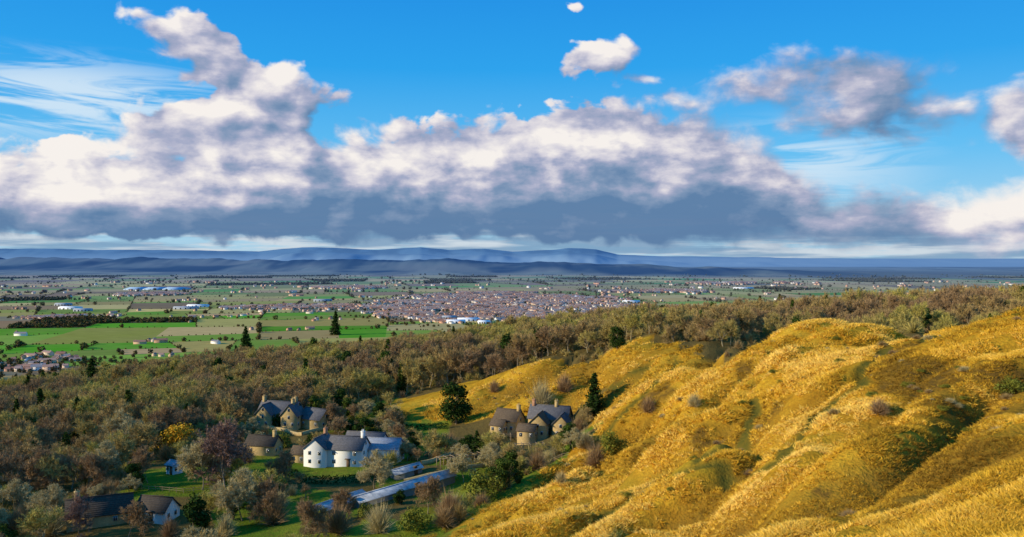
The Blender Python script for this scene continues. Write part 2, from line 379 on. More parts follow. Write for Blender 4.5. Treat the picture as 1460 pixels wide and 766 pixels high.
# ------------------------------------------------------------ vegetation materials
def vegmat(name,c0,c1,c2,yhaze=False):
    m,nb,b=newmat(name)
    v=nb.attr('var','INSTANCER','Fac')
    geo=nb.N.new('ShaderNodeNewGeometry')
    ri=geo.outputs['Random Per Island']
    c=nb.ramp(v,[(0.05,c0),(.5,c1),(.95,c2)])
    c=nb.vm('SCALE',c,nb.m('MULTIPLY_ADD',ri,.7,.65))
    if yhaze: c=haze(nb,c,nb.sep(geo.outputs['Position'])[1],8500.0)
    diffuse_only(nb,b,c)
    return m
M_bark=vegmat('bark',(.22,.18,.12),(.28,.23,.14),(.34,.28,.15))
M_twig=vegmat('twigs',(.34,.22,.11),(.42,.30,.11),(.45,.38,.095))
M_twigp=vegmat('twigs_reddish',(.28,.175,.13),(.28,.175,.13),(.28,.175,.13))
M_twigl=vegmat('twigs_pale',(.50,.41,.20),(.50,.41,.20),(.50,.41,.20))
M_ever=vegmat('evergreen_leaves',(.03,.055,.012),(.05,.08,.014),(.08,.10,.018))
M_olive=vegmat('olive_leaves',(.16,.165,.025),(.25,.22,.03),(.23,.16,.03))
M_gold=vegmat('golden_leaves',(.50,.28,.025),(.50,.28,.025),(.50,.28,.025))
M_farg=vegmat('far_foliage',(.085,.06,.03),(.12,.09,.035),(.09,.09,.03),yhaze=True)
M_grass=vegmat('dry_grass',(.25,.14,.02),(.72,.42,.035),(.88,.58,.12))

class MB:
    def __init__(s): s.v=[];s.f=[];s.mi=[]
    def prism(s,p0,p1,r0,r1,n,mi):
        d=p1-p0;L=np.linalg.norm(d)+1e-9;d=d/L
        a=np.cross(d,[0.3,.8,.1]);a/=np.linalg.norm(a)+1e-9;b=np.cross(d,a);k=len(s.v)
        for p,r in ((p0,r0),(p1,r1)):
            for i in range(n):
                t=2*math.pi*i/n;s.v.append(p+r*(a*math.cos(t)+b*math.sin(t)))
        for i in range(n): s.f.append((k+i,k+(i+1)%n,k+n+(i+1)%n,k+n+i));s.mi.append(mi)
    def sliver(s,p,q,w,mi,R):
        d=q-p;a=np.cross(d,R.standard_normal(3));a/=np.linalg.norm(a)+1e-9;k=len(s.v)
        s.v+=[p-a*w,p+a*w,q.copy()];s.f.append((k,k+1,k+2));s.mi.append(mi)
    def leaf(s,p,sz,mi,R,nrm=None):
        a=R.standard_normal(3)
        if nrm is not None: a=np.cross(nrm+R.standard_normal(3)*.5,a)
        a/=np.linalg.norm(a)+1e-9;b=np.cross(a,R.standard_normal(3) if nrm is None else nrm+R.standard_normal(3)*.4);b/=np.linalg.norm(b)+1e-9;k=len(s.v)
        s.v+=[p-a*sz,p-b*sz*.6,p+a*sz,p+b*sz*.7];s.f.append((k,k+1,k+2,k+3));s.mi.append(mi)
    def mesh(s,name,mats): return mesh_np(name,np.array(s.v),s.f,mats,s.mi)
def nrmz(a): return a/(np.linalg.norm(a)+1e-9)
def bare_tree(name,seed,H,mats,spread=.5,ntw=7,tw=.05,lev=3,r0=None,twl=1.2):
    R=np.random.default_rng(seed);B=MB();r0=r0 or H*.018
    def br(p,d,L,r,l):
        n=3
        for i in range(n):
            d=nrmz(d+R.standard_normal(3)*.16+np.array([0,0,.10]));q=p+d*L/n
            B.prism(p,q,r*(1-i*.22),r*(1-(i+1)*.22),5 if l==0 else 3,0)
            if l<lev:
                for _ in range(1 if l else 0 if i==0 else 2):
                    c=nrmz(d+R.standard_normal(3)*spread);br(q,c,L*R.uniform(.55,.8),r*.5,l+1)
            if l>=lev-1:
                for _ in range(ntw if l==lev else ntw//2):
                    c=nrmz(d+R.standard_normal(3)*.65+np.array([0,0,.25]));B.sliver(q,q+c*R.uniform(.5,1)*twl,tw,1,R)
            p=q
        if l<lev:
            for _ in range(2):
                br(p,nrmz(d+R.standard_normal(3)*spread),L*.7,r*.5,l+1)
    br(np.array([0,0,-.5]),np.array([0,0,1.]),H*.42,r0,0)
    V_=np.array(B.v);V_*=H/V_[:,2].max();B.v=list(V_)
    return B.mesh(name,mats)
def leafy(name,seed,H,Rr,mats,n=1800,sz=.3,nl=11,trunk=True):
    R=np.random.default_rng(seed);B=MB()
    ls=[]
    for i in range(nl):
        t=R.uniform(.18,.88) if trunk else R.uniform(.15,.75);rr=Rr*math.sqrt(max(.05,1-((t-.45)/.6)**2))*R.uniform(.2,.7);a=R.uniform(0,6.28)
        c=np.array([rr*math.cos(a),rr*math.sin(a),H*t]);ls.append((c,Rr*R.uniform(.35,.55)))
        if trunk: B.prism(np.array([0,0,H*.15]),c,H*.012,.03,3,0)
    if trunk: B.prism(np.array([0,0,-.5]),np.array([0,0,H*.7]),H*.025,H*.01,6,0)
    for i in range(n):
        c,r=ls[R.integers(nl)];d=nrmz(R.standard_normal(3));p=c+d*r*R.uniform(.6,1.1)*np.array([1,1,.85])
        p[2]=max(p[2],.05);B.leaf(p,sz*R.uniform(.6,1.3),1,R,d)
    return B.mesh(name,mats)
def conifer(name,seed,H,Rr,mats,sz=.3,lay=17):
    R=np.random.default_rng(seed);B=MB();B.prism(np.array([0,0,-.5]),np.array([0,0,H]),H*.02,.03,6,0)
    for i in range(lay):
        t=i/(lay-1);z=H*(.08+.9*t);rr=Rr*(1-t)**.75*R.uniform(.75,1.1)+.2
        for k in range(int(11-5*t)):
            a=R.uniform(0,6.28);L=rr*R.uniform(.6,1.1);e=np.array([math.cos(a)*L,math.sin(a)*L,z-L*.18]);s0=np.array([0,0,z+.1])
            B.prism(s0,e,.05,.015,3,0)
            for j in range(int(7+L*7)):
                u=R.uniform(.2,1.05);p=s0+(e-s0)*u+R.standard_normal(3)*.18*(1+L*.2);B.leaf(p,sz*R.uniform(.6,1.2),1,R,np.array([0,0,1.]) if j%2 else None)
    return B.mesh(name,mats)
def shrub(name,seed,H,Rr,mats,n=500,w=.05):
    R=np.random.default_rng(seed);B=MB()
    for i in range(n):
        a=R.uniform(0,6.28);e=R.uniform(.15,1.45);L=R.uniform(.55,1)
        d=np.array([math.cos(a)*math.cos(e)*Rr,math.sin(a)*math.cos(e)*Rr,math.sin(e)*H])*L
        p=d*R.uniform(.1,.5);B.sliver(p,d+R.standard_normal(3)*.12*H,w,1,R)
    for i in range(10):
        a=R.uniform(0,6.28);B.prism(np.zeros(3),np.array([math.cos(a)*Rr*.5,math.sin(a)*Rr*.5,H*.7]),.06,.02,3,0)
    return B.mesh(name,mats)
def blobby(name,seed,H,Rr,mats,n=140,sz=1.0):
    R=np.random.default_rng(seed);B=MB()
    for i in range(n):
        d=nrmz(R.standard_normal(3));p=d*np.array([Rr,Rr,H*.5])*R.uniform(.5,1)+np.array([0,0,H*.5]);B.leaf(p,sz*R.uniform(.6,1.2),0,R,d)
    return B.mesh(name,mats)
def tuft(name,seed,mats,n=13):
    R=np.random.default_rng(seed);B=MB()
    for i in range(n):
        p=np.array([*(R.standard_normal(2)*.18),-.08]);d=np.array([*(R.standard_normal(2)*.28+np.array([.14,-.06])),R.uniform(.2,.48)])
        B.sliver(p,p+d,.042,0,R)
    return B.mesh(name,mats)

def tmpl(meshes,name):
    c=bpy.data.collections.new(name)
    for i,m in enumerate(meshes):
        o=bpy.data.objects.new('%s_%02d'%(name,i),m);c.objects.link(o)
    return c
def scatter(name,pts,rot,scl,var,idx,coll,parent=None):
    n=len(pts);me=bpy.data.meshes.new(name);me.vertices.add(n);me.vertices.foreach_set('co',np.asarray(pts,np.float32).ravel())
    def at(nm,ty,key,arr): 
        a=me.attributes.new(nm,ty,'POINT');a.data.foreach_set(key,np.ascontiguousarray(arr).ravel())
    at('rot','FLOAT_VECTOR','vector',np.asarray(rot,np.float32));at('scl','FLOAT_VECTOR','vector',np.asarray(scl,np.float32))
    at('var','FLOAT','value',np.asarray(var,np.float32));at('idx','INT','value',np.asarray(idx,np.int32))
    o=obj(name,me,parent)
    g=bpy.data.node_groups.new(name+'_scatter','GeometryNodeTree')
    g.interface.new_socket('Geometry',in_out='INPUT',socket_type='NodeSocketGeometry');g.interface.new_socket('Geometry',in_out='OUTPUT',socket_type='NodeSocketGeometry')
    N=g.nodes;L=g.links;gi=N.new('NodeGroupInput');go=N.new('NodeGroupOutput')
    ip=N.new('GeometryNodeInstanceOnPoints');ci=N.new('GeometryNodeCollectionInfo');ci.inputs['Collection'].default_value=coll
    ci.inputs['Separate Children'].default_value=True;ci.inputs['Reset Children'].default_value=True
    L.new(gi.outputs[0],ip.inputs['Points']);L.new(ci.outputs[0],ip.inputs['Instance']);ip.inputs['Pick Instance'].default_value=True
    def na(nm,ty):
        a=N.new('GeometryNodeInputNamedAttribute');a.data_type=ty;a.inputs['Name'].default_value=nm
        return [s for s in a.outputs if s.enabled and s.name=='Attribute'][0]
    er=N.new('FunctionNodeEulerToRotation');L.new(na('rot','FLOAT_VECTOR'),er.inputs[0]);L.new(er.outputs[0],ip.inputs['Rotation'])
    L.new(na('scl','FLOAT_VECTOR'),ip.inputs['Scale']);L.new(na('idx','INT'),ip.inputs['Instance Index'])
    L.new(ip.outputs[0],go.inputs[0])
    md=o.modifiers.new('scatter','NODES');md.node_group=g
    print(name,n)
    return o
def rz(n,tilt=0.0): return np.stack([rng.normal(0,tilt,n) if tilt else np.zeros(n),rng.normal(0,tilt,n) if tilt else np.zeros(n),rng.uniform(0,6.28,n)],1)

# ---- dry grass
n=115000
s_=rng.uniform(-.1,.66,n*2);y_=np.exp(rng.uniform(math.log(26),math.log(330),n*2));x_=s_*y_
k=inpoly(x_,y_,GOLD)&(pathdist(x_,y_)>1.2)&(fbm(x_/3,y_/3,3,80)>.40);x_=x_[k][:n];y_=y_[k][:n];n=len(x_)
g_,o_=relief(x_,y_,np.full(n,-20.0));gq=np.maximum(np.clip((-o_-.8)/4.2,0,1)*.9,bracken(x_,y_)*1.7)
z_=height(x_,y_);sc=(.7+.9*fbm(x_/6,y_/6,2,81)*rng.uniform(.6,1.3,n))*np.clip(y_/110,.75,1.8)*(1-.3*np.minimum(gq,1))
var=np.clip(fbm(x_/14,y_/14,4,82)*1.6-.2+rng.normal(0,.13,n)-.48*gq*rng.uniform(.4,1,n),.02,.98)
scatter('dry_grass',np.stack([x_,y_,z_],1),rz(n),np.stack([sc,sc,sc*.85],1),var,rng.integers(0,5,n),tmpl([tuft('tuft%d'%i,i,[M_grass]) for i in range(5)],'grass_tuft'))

# ---- woodland
bt=[bare_tree('wood_tree%d'%i,100+i,11,[M_bark,M_twig],spread=.48,ntw=6,tw=.055,lev=3,twl=1.5,r0=.27) for i in range(6)]
ev=[leafy('wood_ever',31,10,3.2,[M_bark,M_ever],1200,.42),conifer('wood_con',32,12,2.8,[M_bark,M_ever],.4)]
sh=[shrub('wood_shrub%d'%i,50+i,3.5,2.6,[M_bark,M_twig],300,.09) for i in range(3)]
wc=tmpl(bt+ev+sh,'wood_tree')
def jgrid(x0,x1,y0,y1,s):
    gx,gy=np.meshgrid(np.arange(x0,x1,s),np.arange(y0,y1,s));gx=gx.ravel()+rng.uniform(-.45,.45,gx.size)*s;gy=gy.ravel()+rng.uniform(-.45,.45,gy.size)*s;return gx,gy
def dil(P,x,y,r):
    o=inpoly(x,y,P)
    for a in range(8): o|=inpoly(x+r*math.cos(a*.785),y+r*math.sin(a*.785),P)
    return o
x_,y_=jgrid(-560,620,190,1050,6.4)
k=(np.abs(x_)<y_*.66+25)&~dil(GOLD,x_,y_,6)&~inpoly(x_,y_,CLEAR)&~((x_>-45)&(y_<250)&(x_<75))&~((x_>60)&(y_<262))
k&=~((y_>650)&(rng.random(len(x_))>.35))
x_=x_[k];y_=y_[k];n=len(x_);z_=height(x_,y_)
big=fbm(x_/60,y_/60,3,90)
sc=(.62+.68*big)*rng.uniform(.7,1.28,n)*np.where((x_>60)&(y_<340),.85,1)
r=rng.random(n);idx=np.where(r<.85,rng.integers(0,6,n),np.where(r<.88,6,np.where(r<.90,7,rng.integers(8,11,n))))
var=np.clip(fbm(x_/45,y_/45,3,91)*1.8-.42+rng.normal(0,.25,n),.02,.98)
scatter('woodland',np.stack([x_,y_,z_-.2],1),rz(n,.04),np.stack([sc,sc,sc*rng.uniform(.9,1.2,n)],1),var,idx,wc)
x_,y_=jgrid(-260,300,140,400,6.0)
k=(np.abs(x_)<y_*.64+10)&~dil(GOLD,x_,y_,2)&~inpoly(x_,y_,CLEAR);x_=x_[k];y_=y_[k];n=len(x_)
sc=rng.uniform(.5,1.1,n)
scatter('undergrowth',np.stack([x_,y_,height(x_,y_)-.1],1),rz(n),np.stack([sc,sc,sc],1),rng.uniform(.1,.9,n),rng.integers(0,3,n),tmpl(sh,'undergrowth_shrub'))

# ------------------------------------------------------------ plain: fields
leaves=[]
def split(P,depth=0):
    P=np.array(P);c=P.mean(0);area=.5*abs(sum(P[i,0]*P[(i+1)%len(P),1]-P[(i+1)%len(P),0]*P[i,1] for i in range(len(P))))
    A=(130+c[1]*.045)**2*random.uniform(.3,2.4)
    if area<A or depth>16: leaves.append(P);return
    d0=P-c;cov=d0.T@d0;wv,ev_=np.linalg.eigh(cov);ax=ev_[:,1]
    base=.3
    ang=math.atan2(ax[1],ax[0]);q=round((ang-base)/(math.pi/2))*(math.pi/2)+base+random.uniform(-.2,.2)
    nrm=np.array([math.cos(q),math.sin(q)]);o=c+nrm*random.uniform(-.15,.15)*math.sqrt(area)
    s=(P-o)@nrm;A_,B_=[],[]
    for i in range(len(P)):
        j=(i+1)%len(P)
        (A_ if s[i]>=0 else B_).append(P[i])
        if s[i]*s[j]<0:
            t=s[i]/(s[i]-s[j]);p=P[i]+(P[j]-P[i])*t;A_.append(p);B_.append(p)
    if len(A_)<3 or len(B_)<3: leaves.append(P);return
    split(A_,depth+1);split(B_,depth+1)
split([(-1500,1250),(1500,1250),(7600,9500),(-7600,9500)])
PAL=[((.11,.32,.025),1.2),((.21,.31,.05),2.0),((.30,.31,.06),3),((.60,.44,.15),4.2),((.50,.34,.14),3.4),((.28,.17,.09),2.4),((.44,.36,.11),3.6)]
TOWN=[(-40,3750,580,1150),(-800,3450,330,200),(-880,1590,75,150),(-1500,2900,120,100),(800,5000,300,220),(-1900,4600,200,180),(-1050,5600,250,200),(1700,6500,400,260)]
def intown(x,y,g=1.0):
    o=np.zeros(np.shape(x),bool)
    for a,b_,c_,d_ in TOWN: o|=((x-a)/(c_*g))**2+((y-b_)/(d_*g))**2<1
    return o
fv=[];ff=[];fcol=[];hx=[];woods=[]
for P in leaves:
    c=P.mean(0);town=bool(intown(c[0],c[1],.9));k=len(fv)
    fv+=[(p[0],p[1],.35) for p in P];ff.append(tuple(range(k,k+len(P))))
    if town: col=random.choice([(.22,.18,.12),(.19,.18,.10),(.25,.21,.14)])
    else:
        wts=[q[1] for q in PAL]
        if -1400<c[0]<-300 and 1500<c[1]<3300: wts=[5,5,4,3.5,1.6,.8,2]
        col=random.choices(PAL,wts)[0][0];j=random.uniform(.8,1.2);col=tuple(q*j*random.uniform(.93,1.07) for q in col)
        if random.random()<.04 and c[1]>1800: woods.append(P);col=(.09,.08,.04)
        for i in range(len(P)):
            a,b_=P[i],P[(i+1)%len(P)]
            if random.random()<.5:
                L=np.linalg.norm(b_-a);sp=8+c[1]*.0035;m=int(L/sp);gap=random.uniform(0,.3);big_=random.random()<.22
                for t in range(m):
                    if random.random()<gap: continue
                    q=a+(b_-a)*(t+random.random())/max(m,1);hx.append((q[0]+random.uniform(-1.5,1.5),q[1]+random.uniform(-1.5,1.5),random.choices([.32,.8,1.2],[5,3,2] if big_ else [20,2,.6])[0]*(1+c[1]/9000)))
    fcol+=[(*col,1)]*len(P)
fm_,nb,b=newmat('fields')
geo=nb.N.new('ShaderNodeNewGeometry');pos=geo.outputs['Position'];gy=nb.sep(pos)[1]
c=nb.attr('col');c=nb.mix(nb.ss(nb.noise(pos,.006,4,.6),.35,.7,0.0,.25),c,(.34,.28,.10))
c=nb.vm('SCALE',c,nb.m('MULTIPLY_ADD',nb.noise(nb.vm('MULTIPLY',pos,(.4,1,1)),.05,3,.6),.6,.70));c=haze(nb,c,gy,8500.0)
diffuse_only(nb,b,c)
me=mesh_np('fields',np.array(fv),ff,[fm_]);a=me.color_attributes.new('col','FLOAT_COLOR','CORNER')
lc_=np.array(fcol,np.float32)[np.concatenate([np.array(q) for q in ff])];a.data.foreach_set('color',lc_.ravel());obj('fields',me)
for P in woods:
    mn=P.min(0);mx=P.max(0);sp=14
    m=int(np.prod(mx-mn)/sp**2);m=min(m,700);qx=rng.uniform(mn[0],mx[0],m);qy=rng.uniform(mn[1],mx[1],m);kk=inpoly(qx,qy,[tuple(p) for p in P])
    for a_,b_ in zip(qx[kk],qy[kk]): hx.append((a_,b_,random.uniform(1.0,1.5)))
for a_,b_,c_,d_ in TOWN:
    m=int(c_*d_/520)
    for _ in range(m):
        t=random.uniform(0,6.28);r=math.sqrt(random.random())*1.15;hx.append((a_+c_*r*math.cos(t),b_+d_*r*math.sin(t),random.uniform(.5,1.1)))
for _ in range(1300):
    y=random.uniform(1120,1450);x=random.uniform(-.7,.65)*y
    if vn(np.array([x/90]),np.array([y/90]),7)[0]>.45: hx.append((x,y,random.uniform(.7,1.4)))
for _ in range(260):
    y=random.uniform(1440,1760);x=-880+random.gauss(0,110);hx.append((x,y,random.uniform(.5,1.1)))
hx=np.array(hx);hx=hx[np.abs(hx[:,0])<hx[:,1]*.64+80]
n=len(hx);z_=np.where(hx[:,1]<1400,height(hx[:,0],hx[:,1]),0.3)
s=hx[:,2]*rng.uniform(.7,1.3,n)
scatter('distant_hedgerows_and_trees',np.stack([hx[:,0],hx[:,1],z_],1),rz(n),np.stack([s*1.2,s*1.2,s],1),rng.random(n),rng.integers(0,4,n),tmpl([blobby('far_tree%d'%i,i,8,4,[M_farg],70,1.5) for i in range(4)],'far_tree'))

# ------------------------------------------------------------ town
def towncol(name,c0,c1,c2):
    m,nb,b=newmat(name);v=nb.attr('var','INSTANCER','Fac');geo=nb.N.new('ShaderNodeNewGeometry')
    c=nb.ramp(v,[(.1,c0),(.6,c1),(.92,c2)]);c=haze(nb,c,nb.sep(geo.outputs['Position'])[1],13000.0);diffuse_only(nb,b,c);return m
M_tw=towncol('town_walls',(.62,.36,.24),(.72,.56,.42),(.90,.88,.83));M_tr=towncol('town_roofs',(.33,.17,.12),(.44,.27,.20),(.28,.26,.26));M_tg=towncol('town_glass',(.03,.04,.05),(.03,.04,.05),(.03,.04,.05))
def thouse(name,L,Wd,h,r):
    B=MB();v=[(-L,-Wd,0),(L,-Wd,0),(L,Wd,0),(-L,Wd,0),(-L,-Wd,h),(L,-Wd,h),(L,Wd,h),(-L,Wd,h),(-L,0,h+r),(L,0,h+r)]
    B.v=[np.array(q,float) for q in v];B.f=[(0,1,5,4),(1,2,6,9,5),(2,3,7,6),(3,0,4,8,7)];B.mi=[0]*4
    o=.5;k=10
    B.v+=[np.array(q,float) for q in [(-L-o,-Wd-o,h-.2),(L+o,-Wd-o,h-.2),(L+o,0,h+r+.25),(-L-o,0,h+r+.25),(L+o,Wd+o,h-.2),(-L-o,Wd+o,h-.2)]]
    B.f+=[(k,k+1,k+2,k+3),(k+3,k+2,k+4,k+5)];B.mi+=[1,1]
    for x in (-L*.6,0,L*.6):
        for zz_ in (.9,3.4):
            if zz_+1.2>h: continue
            k=len(B.v);B.v+=[np.array(q,float) for q in [(x-.5,-Wd-.05,zz_),(x+.5,-Wd-.05,zz_),(x+.5,-Wd-.05,zz_+1.1),(x-.5,-Wd-.05,zz_+1.1)]];B.f.append((k,k+1,k+2,k+3));B.mi.append(2)
    B.prism(np.array([L*.7,0,h+r-.6]),np.array([L*.7,0,h+r+1.2]),.5,.5,4,0)
    return B.mesh(name,[M_tw,M_tr,M_tg])
tv=[thouse('town_h0',5,3.8,5,2.6),thouse('town_h1',8,4,5.2,3),thouse('town_h2',4.5,4,5,3.2),thouse('town_h3',12,4.2,5.2,2.8)]
tp=[];tr=[]
for (a_,b_,c_,d_) in TOWN:
    ns=int(c_*d_*3.14/ (3900 if c_>300 else 3000))
    for _ in range(ns):
        t=random.uniform(0,6.28);r=math.sqrt(random.random());sx=a_+c_*r*math.cos(t);sy=b_+d_*r*math.sin(t)
        if vn(np.array([sx/170]),np.array([sy/230]),5)[0]<.30: continue
        ang=.35+random.choice([0,0,1.57])+random.gauss(0,.25)
        for i in range(random.randint(2,6)):
            for sd in (-1,1):
                x=sx+math.cos(ang)*i*19-math.sin(ang)*14*sd;y=sy+math.sin(ang)*i*19+math.cos(ang)*14*sd
                if intown(x,y,1.05): tp.append((x,y,.3));tr.append((0,0,ang+random.gauss(0,.05)+(3.14 if sd>0 else 0)))
for _ in range(260):
    y=random.uniform(1700,7000);x=random.uniform(-.6,.6)*y;
    for q in range(random.randint(1,4)): tp.append((x+random.gauss(0,25),y+random.gauss(0,25),.3));tr.append((0,0,random.uniform(0,6)))
tp=np.array(tp);n=len(tp);s=rng.uniform(.8,1.25,n)*np.clip(tp[:,1]/3600,1,1.5)
scatter('town_houses',tp,np.array(tr),np.stack([s,s,s],1),rng.random(n)**1.1,rng.integers(0,4,n),tmpl(tv,'town_house'))
def plainmat(name,col,rough=.8,spec=.2,nscale=1.0,namt=.25,hz=False,metal=0):
    m,nb,b=newmat(name);geo=nb.N.new('ShaderNodeNewGeometry');p=geo.outputs['Position']
    c=nb.vm('SCALE',nb.mix(0.0,col,col),nb.m('MULTIPLY_ADD',nb.noise(p,nscale,4,.6),namt*2,1-namt))
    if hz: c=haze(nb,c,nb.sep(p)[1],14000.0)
    nb.L.new(c,b.inputs['Base Color']);b.inputs['Roughness'].default_value=rough;b.inputs['Specular IOR Level'].default_value=spec;b.inputs['Metallic'].default_value=metal
    return m
M_wh=plainmat('white_cladding',(.8,.82,.84),hz=True);M_gh=plainmat('glasshouse_roof',(.38,.52,.66),.5,hz=True);M_gr=plainmat('grey_cladding',(.35,.38,.42),hz=True)
def shed(name,cx,cy,L,Wd,h,r,rot,mw,mr):
    B=MB();B.v=[np.array(q,float) for q in [(-L,-Wd,0),(L,-Wd,0),(L,Wd,0),(-L,Wd,0),(-L,-Wd,h),(L,-Wd,h),(L,Wd,h),(-L,Wd,h),(-L,0,h+r),(L,0,h+r)]]
    B.f=[(0,1,5,4),(1,2,6,9,5),(2,3,7,6),(3,0,4,8,7),(4,5,9,8),(8,9,6,7)];B.mi=[0,0,0,0,1,1]
    for i in range(5):
        x=-L+L*2*(i+.5)/5;k=len(B.v);B.v+=[np.array(q,float) for q in [(x-2,-Wd-.1,0),(x+2,-Wd-.1,0),(x+2,-Wd-.1,h*.7),(x-2,-Wd-.1,h*.7)]];B.f.append((k,k+1,k+2,k+3));B.mi.append(2)
    o=obj(name,B.mesh(name,[mw,mr,M_tg]),loc=(cx,cy,.4));o.rotation_euler[2]=rot
def fp(px,py): d=CH*F/(py-EYE);return (px-730)/F*d,d
for px,py,L,Wd,mw in [(650,461,28,14,M_wh),(668,458,34,16,M_wh),(640,455,22,14,M_gr),(690,462,18,10,M_wh),(100,441,40,16,M_wh),(118,444,30,14,M_gr),(90,436,30,15,M_gr),(265,441,45,14,M_gr),(282,438,40,16,M_wh),(470,412,40,20,M_wh),(820,425,40,18,M_wh),(900,432,36,16,M_wh),(1060,412,60,20,M_wh),(460,430,40,14,M_gr)]:
    x,y=fp(px,py);shed('warehouse',x,y,L,Wd,8,2.5,random.uniform(-.2,.3),mw,mw)
for px in (198,225,252):
    x,y=fp(px,413);shed('glasshouse',x,y,56,90,5,9,0,M_gh,M_gh)

# ------------------------------------------------------------ houses
def stone(name,c0,c1):
    m,nb,b=newmat(name);tcn=nb.N.new('ShaderNodeTexCoord');p=tcn.outputs['Object']
    br=nb.N.new('ShaderNodeTexBrick')
    X,Y,Z=nb.sep(p);nb.L.new(nb.xyz(nb.m('ADD',X,Y),Z,0.0),br.inputs['Vector'])
    br.inputs['Color1'].default_value=(*c0,1);br.inputs['Color2'].default_value=(*c1,1);br.inputs['Mortar'].default_value=(c0[0]*.6,c0[1]*.6,c0[2]*.6,1)
    br.inputs['Scale'].default_value=1.6;br.inputs['Mortar Size'].default_value=.03
    c=nb.vm('SCALE',br.outputs[0],nb.m('MULTIPLY_ADD',nb.noise(p,1.2,5,.6),.7,.65));nb.L.new(c,b.inputs['Base Color']);return m
M_stone=stone('cotswold_stone',(.58,.42,.19),(.46,.33,.14))
M_white=plainmat('white_render',(.80,.79,.74),.8,.2,.8,.06)
def roofm(name,c0,c1):
    m,nb,b=newmat(name);tcn=nb.N.new('ShaderNodeTexCoord');p=tcn.outputs['Object'];X,Y,Z=nb.sep(p)
    v=nb.vor(nb.vm('MULTIPLY',p,(2.2,3,3)),1.0,0,feature='F1');c=nb.mix(nb.noise(p,.9,5,.65),c0,c1)
    c=nb.vm('SCALE',c,nb.m('MULTIPLY_ADD',v,.6,.7));w_=nb.m('SINE',nb.m('MULTIPLY',Z,18.0));bump(nb,b,w_,.03)
    nb.L.new(c,b.inputs['Base Color']);b.inputs['Roughness'].default_value=.8;b.inputs['Specular IOR Level'].default_value=.15;return m
M_slate=roofm('slate_roof',(.08,.08,.088),(.15,.145,.15));M_brown=roofm('stone_tile_roof',(.08,.058,.04),(.15,.11,.07));M_dark=roofm('dark_roof',(.04,.032,.025),(.08,.065,.05));M_blue=roofm('metal_roof',(.22,.25,.30),(.30,.33,.38))
M_glass=plainmat('window_glass',(.03,.04,.05),.1,.6,1,0);M_frame=plainmat('window_frame',(.5,.48,.43));M_door=plainmat('door_paint',(.12,.08,.05));M_wood=plainmat('weathered_wood',(.30,.22,.13));M_chim=plainmat('brick_chimney',(.42,.22,.12))
def box(B,x0,x1,y0,y1,z0,z1,mi):
    k=len(B.v);B.v+=[np.array(q,float) for q in [(x0,y0,z0),(x1,y0,z0),(x1,y1,z0),(x0,y1,z0),(x0,y0,z1),(x1,y0,z1),(x1,y1,z1),(x0,y1,z1)]]
    for q in [(0,3,2,1),(4,5,6,7),(0,1,5,4),(1,2,6,5),(2,3,7,6),(3,0,4,7)]: B.f.append(tuple(k+i for i in q));B.mi.append(mi)
def rotv(B,cx,cy,a):
    c,s=math.cos(a),math.sin(a)
    for v in B.v:
        x,y=v[0],v[1];v[0]=cx+c*x-s*y;v[1]=cy+s*x+c*y
